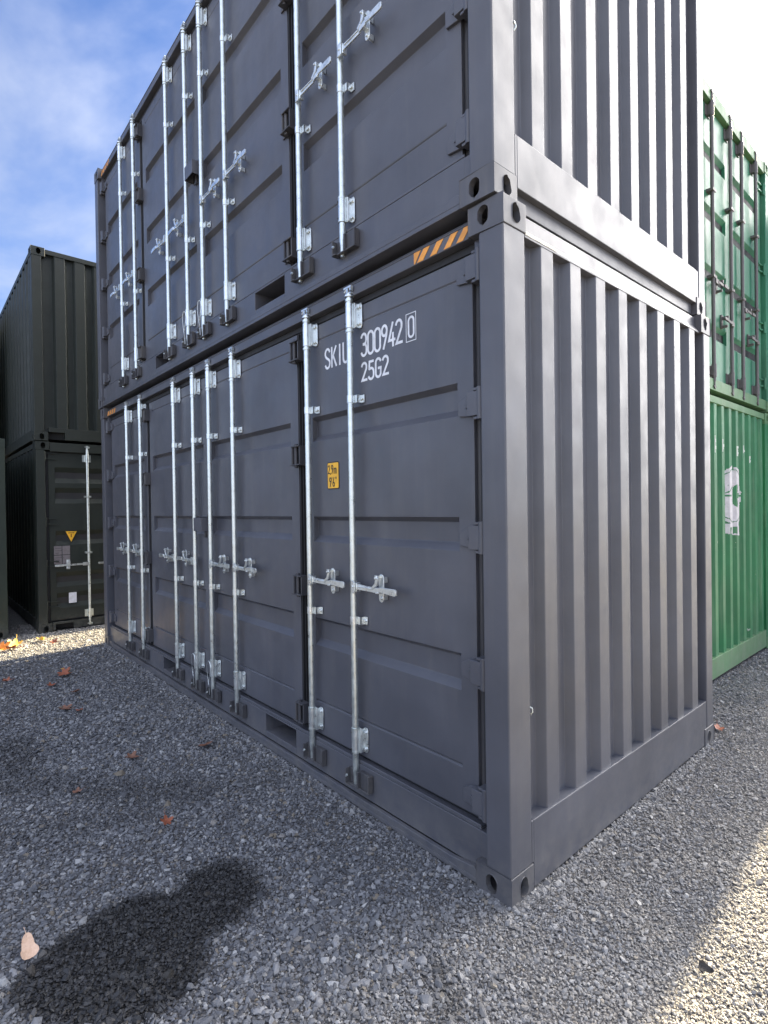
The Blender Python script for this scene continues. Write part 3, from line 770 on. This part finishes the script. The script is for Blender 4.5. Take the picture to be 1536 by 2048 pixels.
# ------------------------------------------------------------ ground
rng = np.random.default_rng(3)
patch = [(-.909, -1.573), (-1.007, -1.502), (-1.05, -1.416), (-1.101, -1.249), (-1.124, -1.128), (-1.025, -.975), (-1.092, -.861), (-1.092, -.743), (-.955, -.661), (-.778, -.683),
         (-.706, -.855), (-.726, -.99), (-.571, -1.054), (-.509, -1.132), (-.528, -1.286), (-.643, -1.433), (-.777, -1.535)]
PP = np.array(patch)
_t = np.random.default_rng(11)
_ph = _t.uniform(0, 6.28, (24, 3)); _k = _t.normal(0, 1, (24, 2))
def fnoise(x, y, sc):
    s = 0
    for i in range(24):
        s = s+np.sin((_k[i, 0]*x+_k[i, 1]*y)*sc*(1+.9*(i % 4))+_ph[i, 0])/(1+.6*(i % 4))
    return s/8.
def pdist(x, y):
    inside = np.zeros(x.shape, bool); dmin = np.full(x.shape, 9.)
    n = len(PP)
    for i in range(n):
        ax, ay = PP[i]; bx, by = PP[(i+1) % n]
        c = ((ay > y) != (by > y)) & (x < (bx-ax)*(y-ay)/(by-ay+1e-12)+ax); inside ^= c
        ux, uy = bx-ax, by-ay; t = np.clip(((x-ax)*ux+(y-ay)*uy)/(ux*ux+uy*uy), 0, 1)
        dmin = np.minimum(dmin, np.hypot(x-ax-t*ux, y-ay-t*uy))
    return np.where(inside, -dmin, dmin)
def darker(x, y):  # mask for the darker, smoother gravel: outlined patch and tyre marks
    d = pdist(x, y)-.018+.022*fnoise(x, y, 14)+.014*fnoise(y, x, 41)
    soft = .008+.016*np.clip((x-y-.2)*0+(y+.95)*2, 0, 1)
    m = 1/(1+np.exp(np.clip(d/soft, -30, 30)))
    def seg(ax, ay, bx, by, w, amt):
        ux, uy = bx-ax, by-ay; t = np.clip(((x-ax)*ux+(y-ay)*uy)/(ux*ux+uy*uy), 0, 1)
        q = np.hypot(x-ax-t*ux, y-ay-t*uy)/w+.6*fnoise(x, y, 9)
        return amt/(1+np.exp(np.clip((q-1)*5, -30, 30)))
    e = seg(-3.35, -1.25, -2.75, -1.30, .10, .55)          # darker tyre marks left of the doors
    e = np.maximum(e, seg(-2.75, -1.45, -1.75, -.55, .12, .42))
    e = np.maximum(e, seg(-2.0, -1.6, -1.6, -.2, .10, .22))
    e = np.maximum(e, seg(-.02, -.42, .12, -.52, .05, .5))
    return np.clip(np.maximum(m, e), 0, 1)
def hgt(x, y):
    h = .010*fnoise(x, y, 1.3)+.004*fnoise(x, y, 5.)-.006
    # keep the bearing strip under the containers level
    near_ = np.clip(np.maximum(np.maximum(-6.2-x, x-.12), np.maximum(-.12-y, y-2.5))/.5, 0, 1)
    return h*near_-.002
def spaced(lo, hi, fine0, fine1, step, far):
    a = list(np.arange(fine0, fine1+1e-6, step)); s = step
    v = fine1
    while v < hi: s *= 1.35; v += s; a.append(min(v, hi))
    v = fine0; s = step; b = []
    while v > lo: s *= 1.35; v -= s; b.append(max(v, lo))
    return np.array(b[::-1]+a)
gx = spaced(-400, 400, -4.5, 2.4, .045, 0); gy = spaced(-400, 400, -3.0, 3.2, .045, 0)
X, Y = np.meshgrid(gx, gy, indexing='ij'); Z = np.where(np.hypot(X, Y) < 60, hgt(X, Y), -.002)
nx, ny = X.shape
V = np.stack([X, Y, Z], -1).reshape(-1, 3)
idx = np.arange(nx*ny).reshape(nx, ny)
F = np.stack([idx[:-1, :-1], idx[1:, :-1], idx[1:, 1:], idx[:-1, 1:]], -1).reshape(-1, 4)
def fast_mesh(name, V, F):
    me = bpy.data.meshes.new(name); k = F.shape[1]
    me.vertices.add(len(V)); me.vertices.foreach_set('co', V.astype(np.float32).ravel())
    me.loops.add(F.size); me.loops.foreach_set('vertex_index', F.astype(np.int32).ravel())
    me.polygons.add(len(F)); me.polygons.foreach_set('loop_start', np.arange(0, F.size, k, dtype=np.int32))
    me.polygons.foreach_set('loop_total', np.full(len(F), k, dtype=np.int32)); me.update(calc_edges=True); me.validate(); return me
def fattr(me, nm, a):
    at = me.attributes.new(nm, 'FLOAT', 'POINT'); at.data.foreach_set('value', np.asarray(a, dtype=np.float32).ravel())
gm = fast_mesh('ground', V, F); gm.polygons.foreach_set('use_smooth', [True]*len(F))
fattr(gm, 'darker', darker(X.ravel(), Y.ravel()))
def stone_cols(t, rnd, tint):
    cr = t.new('ShaderNodeValToRGB'); t.l.new(rnd, cr.inputs[0]); e = cr.color_ramp.elements
    e[0].position = 0; e[0].color = (.062, .064, .073, 1); e[1].position = 1; e[1].color = (.40, .395, .39, 1)
    for p, c in ((.30, (.118, .122, .136)), (.62, (.185, .188, .20)), (.84, (.26, .26, .27)), (.90, (.20, .165, .12)), (.93, (.30, .30, .30))):
        q = e.new(p); q.color = (*c, 1)
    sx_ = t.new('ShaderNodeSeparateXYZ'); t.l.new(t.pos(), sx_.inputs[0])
    sun_and_dust = t.math('MULTIPLY', t.ramp(sx_.outputs[0], -.35, .7), t.ramp(t.noise(t.pos(), 2.5, 4, .6), .25, .6))  # beige fines, plus warm sunlit brightness painted in towards the right
    far = t.math('MULTIPLY', t.ramp(sx_.outputs[0], -6.0, -6.25), .6)  # far strip: sunlight's warm pale tone put into the stone colour
    sun_and_dust = t.math('MAXIMUM', sun_and_dust, far)
    return t.mix(t.math('MULTIPLY', sun_and_dust, .62), cr.outputs[0], (.44, .40, .34))
t = NT('gravel_bed'); p = t.pos()
vo = t.new('ShaderNodeTexVoronoi'); vo.inputs['Scale'].default_value = 85; t.l.new(p, vo.inputs[0])
sp = t.new('ShaderNodeSeparateColor'); t.l.new(vo.outputs['Color'], sp.inputs[0])
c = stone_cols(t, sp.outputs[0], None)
fines = t.mix(t.ramp(t.noise(p, 260, 5, .7), .35, .65), (.05, .045, .042), (.16, .15, .145))
c = t.mix(t.ramp(vo.outputs['Distance'], .30, .52), c, fines)
at = t.new('ShaderNodeAttribute'); at.attribute_name = 'darker'
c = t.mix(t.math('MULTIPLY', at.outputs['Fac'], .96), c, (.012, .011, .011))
t.set('Base Color', c); t.set('Roughness', t.ramp(at.outputs['Fac'], 0, 1, .85, .6))
h = t.math('SUBTRACT', 1.0, vo.outputs['Distance'])
b = t.bump(h, .9, .012); b = t.bump(t.noise(p, 300, 4, .7), .5, .003, b); t.set('Normal', b)
GND = t.m
o = obj('ground', gm, GND); o['kind'] = 'structure'

# loose stones
PHI = (1+5**.5)/2
ico = np.array([(-1, PHI, 0), (1, PHI, 0), (-1, -PHI, 0), (1, -PHI, 0), (0, -1, PHI), (0, 1, PHI), (0, -1, -PHI), (0, 1, -PHI), (PHI, 0, -1), (PHI, 0, 1), (-PHI, 0, -1), (-PHI, 0, 1)])/math.hypot(1, PHI)
icof = np.array([(0, 11, 5), (0, 5, 1), (0, 1, 7), (0, 7, 10), (0, 10, 11), (1, 5, 9), (5, 11, 4), (11, 10, 2), (10, 7, 6), (7, 1, 8), (3, 9, 4), (3, 4, 2), (3, 2, 6), (3, 6, 8), (3, 8, 9), (4, 9, 5), (2, 4, 11), (6, 2, 10), (8, 6, 7), (9, 8, 1)])
xs_, ys_, rs_ = [], [], []
def scatter(d0, d1, dens, rm, sg, a0=92, a1=186, big=False):
    A = math.radians(a1-a0)/2*(d1*d1-d0*d0); n = int(A*dens)
    d = np.sqrt(rng.uniform(d0*d0, d1*d1, n)); a = np.radians(rng.uniform(a0, a1, n))
    x = CAMP.x+d*np.cos(a); y = CAMP.y+d*np.sin(a); rr_ = rm*np.exp(rng.normal(0, sg, n))
    # patches of coarser and finer stone
    cz_ = fnoise(x, y, 3.2); rr_ *= 1+.22*np.clip(cz_, -1, 1)
    right = 1/(1+np.exp(-(x+.1)*4)); rr_ *= 1-.26*right
    ok = ~((x > -6.0) & (x < -.02) & (y > .025) & (y < 2.31))
    ok &= ~((x > -13.3) & (x < -7.27) & (y > -.49) & (y < 1.9)) & ~((x > -13.3) & (x < -7.27) & (y < -.86) & (y > -3.25))
    ok &= ~((x > -6.4) & (x < -.44) & (y > 3.1) & (y < 5.5)) & (y > CAMP.y-2.2)
    if big: ok &= (fnoise(x+3, y, 2.2)+.75*(x > -.75)*(x < .35)*(y < -.25) > .55)
    xs_.append(x[ok]); ys_.append(y[ok]); rs_.append(np.clip(rr_[ok], .0028, .026))
scatter(.5, 2.6, 14500, .0052, .42); scatter(2.6, 4.2, 8500, .0062, .38); scatter(4.2, 6.2, 4600, .0074, .34); scatter(6.2, 9.5, 1800, .0095, .3)
scatter(1.2, 3.6, 1100, .0110, .30, big=True)
def heap(x0, x1, y0, y1, k):
    xs_.append(rng.uniform(x0, x1, k)); ys_.append(rng.uniform(y0, y1, k)); rs_.append(np.clip(.0068*np.exp(rng.normal(0, .35, k)), .003, .016))
heap(-6.0, 0, -.05, .004, 2600); heap(.0, .05, .0, 2.35, 1500); heap(-.2, .03, -.04, 0, 160); heap(0, .03, 0, .25, 160); heap(-.42, -.36, 3.1, 5.5, 300)
x = np.concatenate(xs_); y = np.concatenate(ys_); rr_ = np.concatenate(rs_); n = len(x)
base = ico[None]*rng.uniform(.62, 1.25, (n, 12, 1))+rng.normal(0, .17, (n, 12, 3))
base *= np.stack([rng.uniform(.85, 1.35, n), rng.uniform(.7, 1.0, n), rng.uniform(.42, .78, n)], -1)[:, None, :]
tz = rng.uniform(0, 6.283, n); tx = rng.normal(0, .38, n); ty = rng.normal(0, .38, n)
def rot(P, ang, i, j):
    c_, s_ = np.cos(ang)[:, None], np.sin(ang)[:, None]; a, b = P[..., i].copy(), P[..., j].copy()
    P[..., i] = a*c_-b*s_; P[..., j] = a*s_+b*c_
rot(base, tx, 1, 2); rot(base, ty, 0, 2); rot(base, tz, 0, 1)
base *= rr_[:, None, None]
base[..., 0] += x[:, None]; base[..., 1] += y[:, None]; base[..., 2] += (hgt(x, y)+rr_*.22+rng.uniform(0, .004, n))[:, None]
FF = (icof[None]+(np.arange(n)*12)[:, None, None]).reshape(-1, 3)
sm = fast_mesh('gravel', base.reshape(-1, 3), FF); sm.polygons.foreach_set('use_smooth', [False]*len(FF))
fattr(sm, 'rnd', np.repeat(rng.uniform(0, 1, n), 12)); fattr(sm, 'darker', np.repeat(np.clip(darker(x+rng.normal(0, .006, n), y+rng.normal(0, .006, n))*rng.uniform(.82, 1.08, n), 0, 1), 12))
t = NT('crushed_stone'); p = t.pos()
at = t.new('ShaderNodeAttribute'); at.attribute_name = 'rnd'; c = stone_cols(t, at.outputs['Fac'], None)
c = t.mix(t.math('MULTIPLY', t.ramp(t.noise(p, 160, 5, .7), .35, .7), .35), c, (.10, .095, .09))
a2 = t.new('ShaderNodeAttribute'); a2.attribute_name = 'darker'
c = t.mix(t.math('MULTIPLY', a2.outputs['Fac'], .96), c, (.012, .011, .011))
t.set('Base Color', c); t.set('Roughness', t.ramp(a2.outputs['Fac'], 0, 1, .78, .55)); t.set('Normal', t.bump(t.noise(p, 350, 4, .7), .5, .002))
o = obj('gravel', sm, t.m); o['kind'] = 'stuff'; o['label'] = 'loose grey crushed stone covering the yard'; o['category'] = 'gravel'

# ------------------------------------------------------------ fallen leaves
def leaf_mesh(seed, size, curl, lobes=5):
    rn = random.Random(seed); pts = []
    for i in range(40):
        a = 2*math.pi*i/40; k = abs(math.cos(lobes*a/2)); q = (.50+.50*k**1.4)*(1-.28*abs(math.sin(a/2))**6)*rn.uniform(.92, 1.06)
        if lobes == 1: q = .56*(1+.85*max(0, math.cos(a))**6)*(1+.10*math.cos(3*a))*rn.uniform(.97, 1.03)
        pts.append((q*math.cos(a), q*math.sin(a)*(.85 if lobes > 1 else 1.0)))
    V_ = [(0, 0, 0)]; rings = 4
    for j in range(1, rings+1):
        for (px_, py_) in pts: V_.append((px_*j/rings, py_*j/rings, 0))
    def bend(v):
        X_, Y_, _ = v; z = curl*(Y_*Y_*1.1+X_*X_*.5)+.05*math.sin(5*X_+seed)*math.cos(4*Y_)+.04*abs(Y_)
        return (X_*size, Y_*size, z*size)
    F_ = []
    for i in range(40):
        k = (i+1) % 40; F_.append((0, 1+i, 1+k))
        for j in range(rings-1): a = 1+j*40; F_.append((a+i, a+40+i, a+40+k, a+k))
    mb = MB(); mb.add([bend(v) for v in V_], F_)
    q = [bend((1.0*.9, 0, 0)), (size*1.25, size*.04, size*(curl*.5+.1)), (size*1.55, size*.12, size*(curl*.5+.2))]
    mb.path(q, size*.022, 5)
    me = mb.mesh('fallen_leaf', True, True); return me
def leafmat(nm, c1, c2):
    t = NT(nm); p = t.pos(); n_ = t.noise(p, 45, 5, .7)
    t.set('Base Color', t.mix(t.ramp(n_, .35, .65), c1, c2)); t.set('Roughness', .6)
    t.set('Normal', t.bump(t.noise(p, 130, 3), .5, .003)); return t.m
LM = {'tan': leafmat('tan_leaf', (.62, .40, .27), (.72, .50, .36)), 'brown': leafmat('brown_leaf', (.13, .06, .035), (.22, .10, .06)), 'red': leafmat('red_brown_leaf', (.20, .055, .025), (.32, .10, .05)),
      'orange': leafmat('orange_leaf', (.62, .20, .03), (.75, .32, .05)), 'yellow': leafmat('yellow_leaf', (.72, .42, .06), (.80, .55, .12)), 'dark': leafmat('dark_leaf', (.016, .014, .013), (.03, .025, .02))}
leaves = [ # x, y, size, colour, tilt, rotz, label
 (-1.045, -1.500, .050, 'tan', (R(4), R(-42)), 3.25, 'pale tan leaf at the left tip of the dark gravel patch', 1),
 (-4.88, -.66, .085, 'red', (R(28), R(8)), .4, 'curled red-brown leaf nearest the far end of the lower container', 5),
 (-4.94, -.64, .07, 'yellow', (R(-20), R(35)), 1.4, 'faded yellow leaf tucked behind the curled red-brown leaf', 5),
 (-1.565, -.82, .042, 'red', (R(10), R(-14)), 3.0, 'small reddish leaf lying alone above the dark gravel patch', 5),
 (-2.30, -.31, .060, 'brown', (R(-12), R(6)), 1.8, 'brown leaf on the gravel nearest the second side door', 1),
 (-2.48, -.73, .050, 'brown', (R(6), R(10)), .9, 'flat brown leaf between the dark tyre marks', 5),
 (-3.80, -.86, .065, 'brown', (R(4), R(5)), .5, 'larger flat brown leaf in the middle of the left gravel', 5),
 (-3.66, -.78, .045, 'red', (R(-6), R(10)), 2.5, 'reddish leaf touching the larger flat brown leaf', 5),
 (-2.23, -1.10, .034, 'brown', (R(4), R(-6)), 1.3, 'dull brown leaf left of the small reddish leaf', 5),
 (-4.20, -.70, .06, 'brown', (R(5), R(-8)), .2, 'long brown leaf half buried in the gravel', 1),
 (-4.57, -.83, .045, 'red', (R(12), R(6)), 2.0, 'small dark red leaf beside the long brown leaf', 5),
 (-5.05, -1.12, .05, 'red', (R(8), R(4)), 1.1, 'red-brown leaf at the left edge of the photo', 5),
 (-6.52, -1.00, .12, 'orange', (R(18), R(14)), .3, 'bright orange leaf largest in the sunlit strip', 5),
 (-6.42, -.92, .09, 'red', (R(-22), R(10)), 1.7, 'red-orange curled leaf against the orange leaf in the sun', 5),
 (-6.62, -.86, .10, 'yellow', (R(12), R(-20)), 2.8, 'yellow leaf standing up in the sunlit strip', 5),
 (-6.38, -1.10, .08, 'orange', (R(25), R(-8)), 4.0, 'orange leaf lowest in the sunlit strip', 5),
 (-6.70, -.58, .08, 'yellow', (R(-14), R(16)), 1.2, 'yellow leaf alone near the middle of the sunlit strip', 5),
 (-6.46, -.47, .055, 'red', (R(30), R(10)), .7, 'dark red leaf at the lower rim of the sunlit strip', 5),
 (-.03, 2.52, .05, 'red', (R(18), R(-8)), 2.0, 'brown leaf by the rear bottom corner of the grey stack', 5),
 (.622, .245, .028, 'dark', (R(35), R(10)), .2, 'dark leaf on the sunlit gravel right at the shadow edge', 1),
]
for i, (x, y, sz, cn, tl, rz, lab, lob) in enumerate(leaves):
    o = obj('fallen_leaf', leaf_mesh(i, sz, random.uniform(.3, .7), lob), LM[cn]); tag(o, lab, 'leaf', 'fallen leaves on the gravel')
    z = float(hgt(np.array([x]), np.array([y]))[0])
    o.rotation_euler = (tl[0], tl[1], rz); o.location = (x, y, z+.012+.45*sz*math.sin(max(abs(tl[0]), abs(tl[1])))+.1*sz)
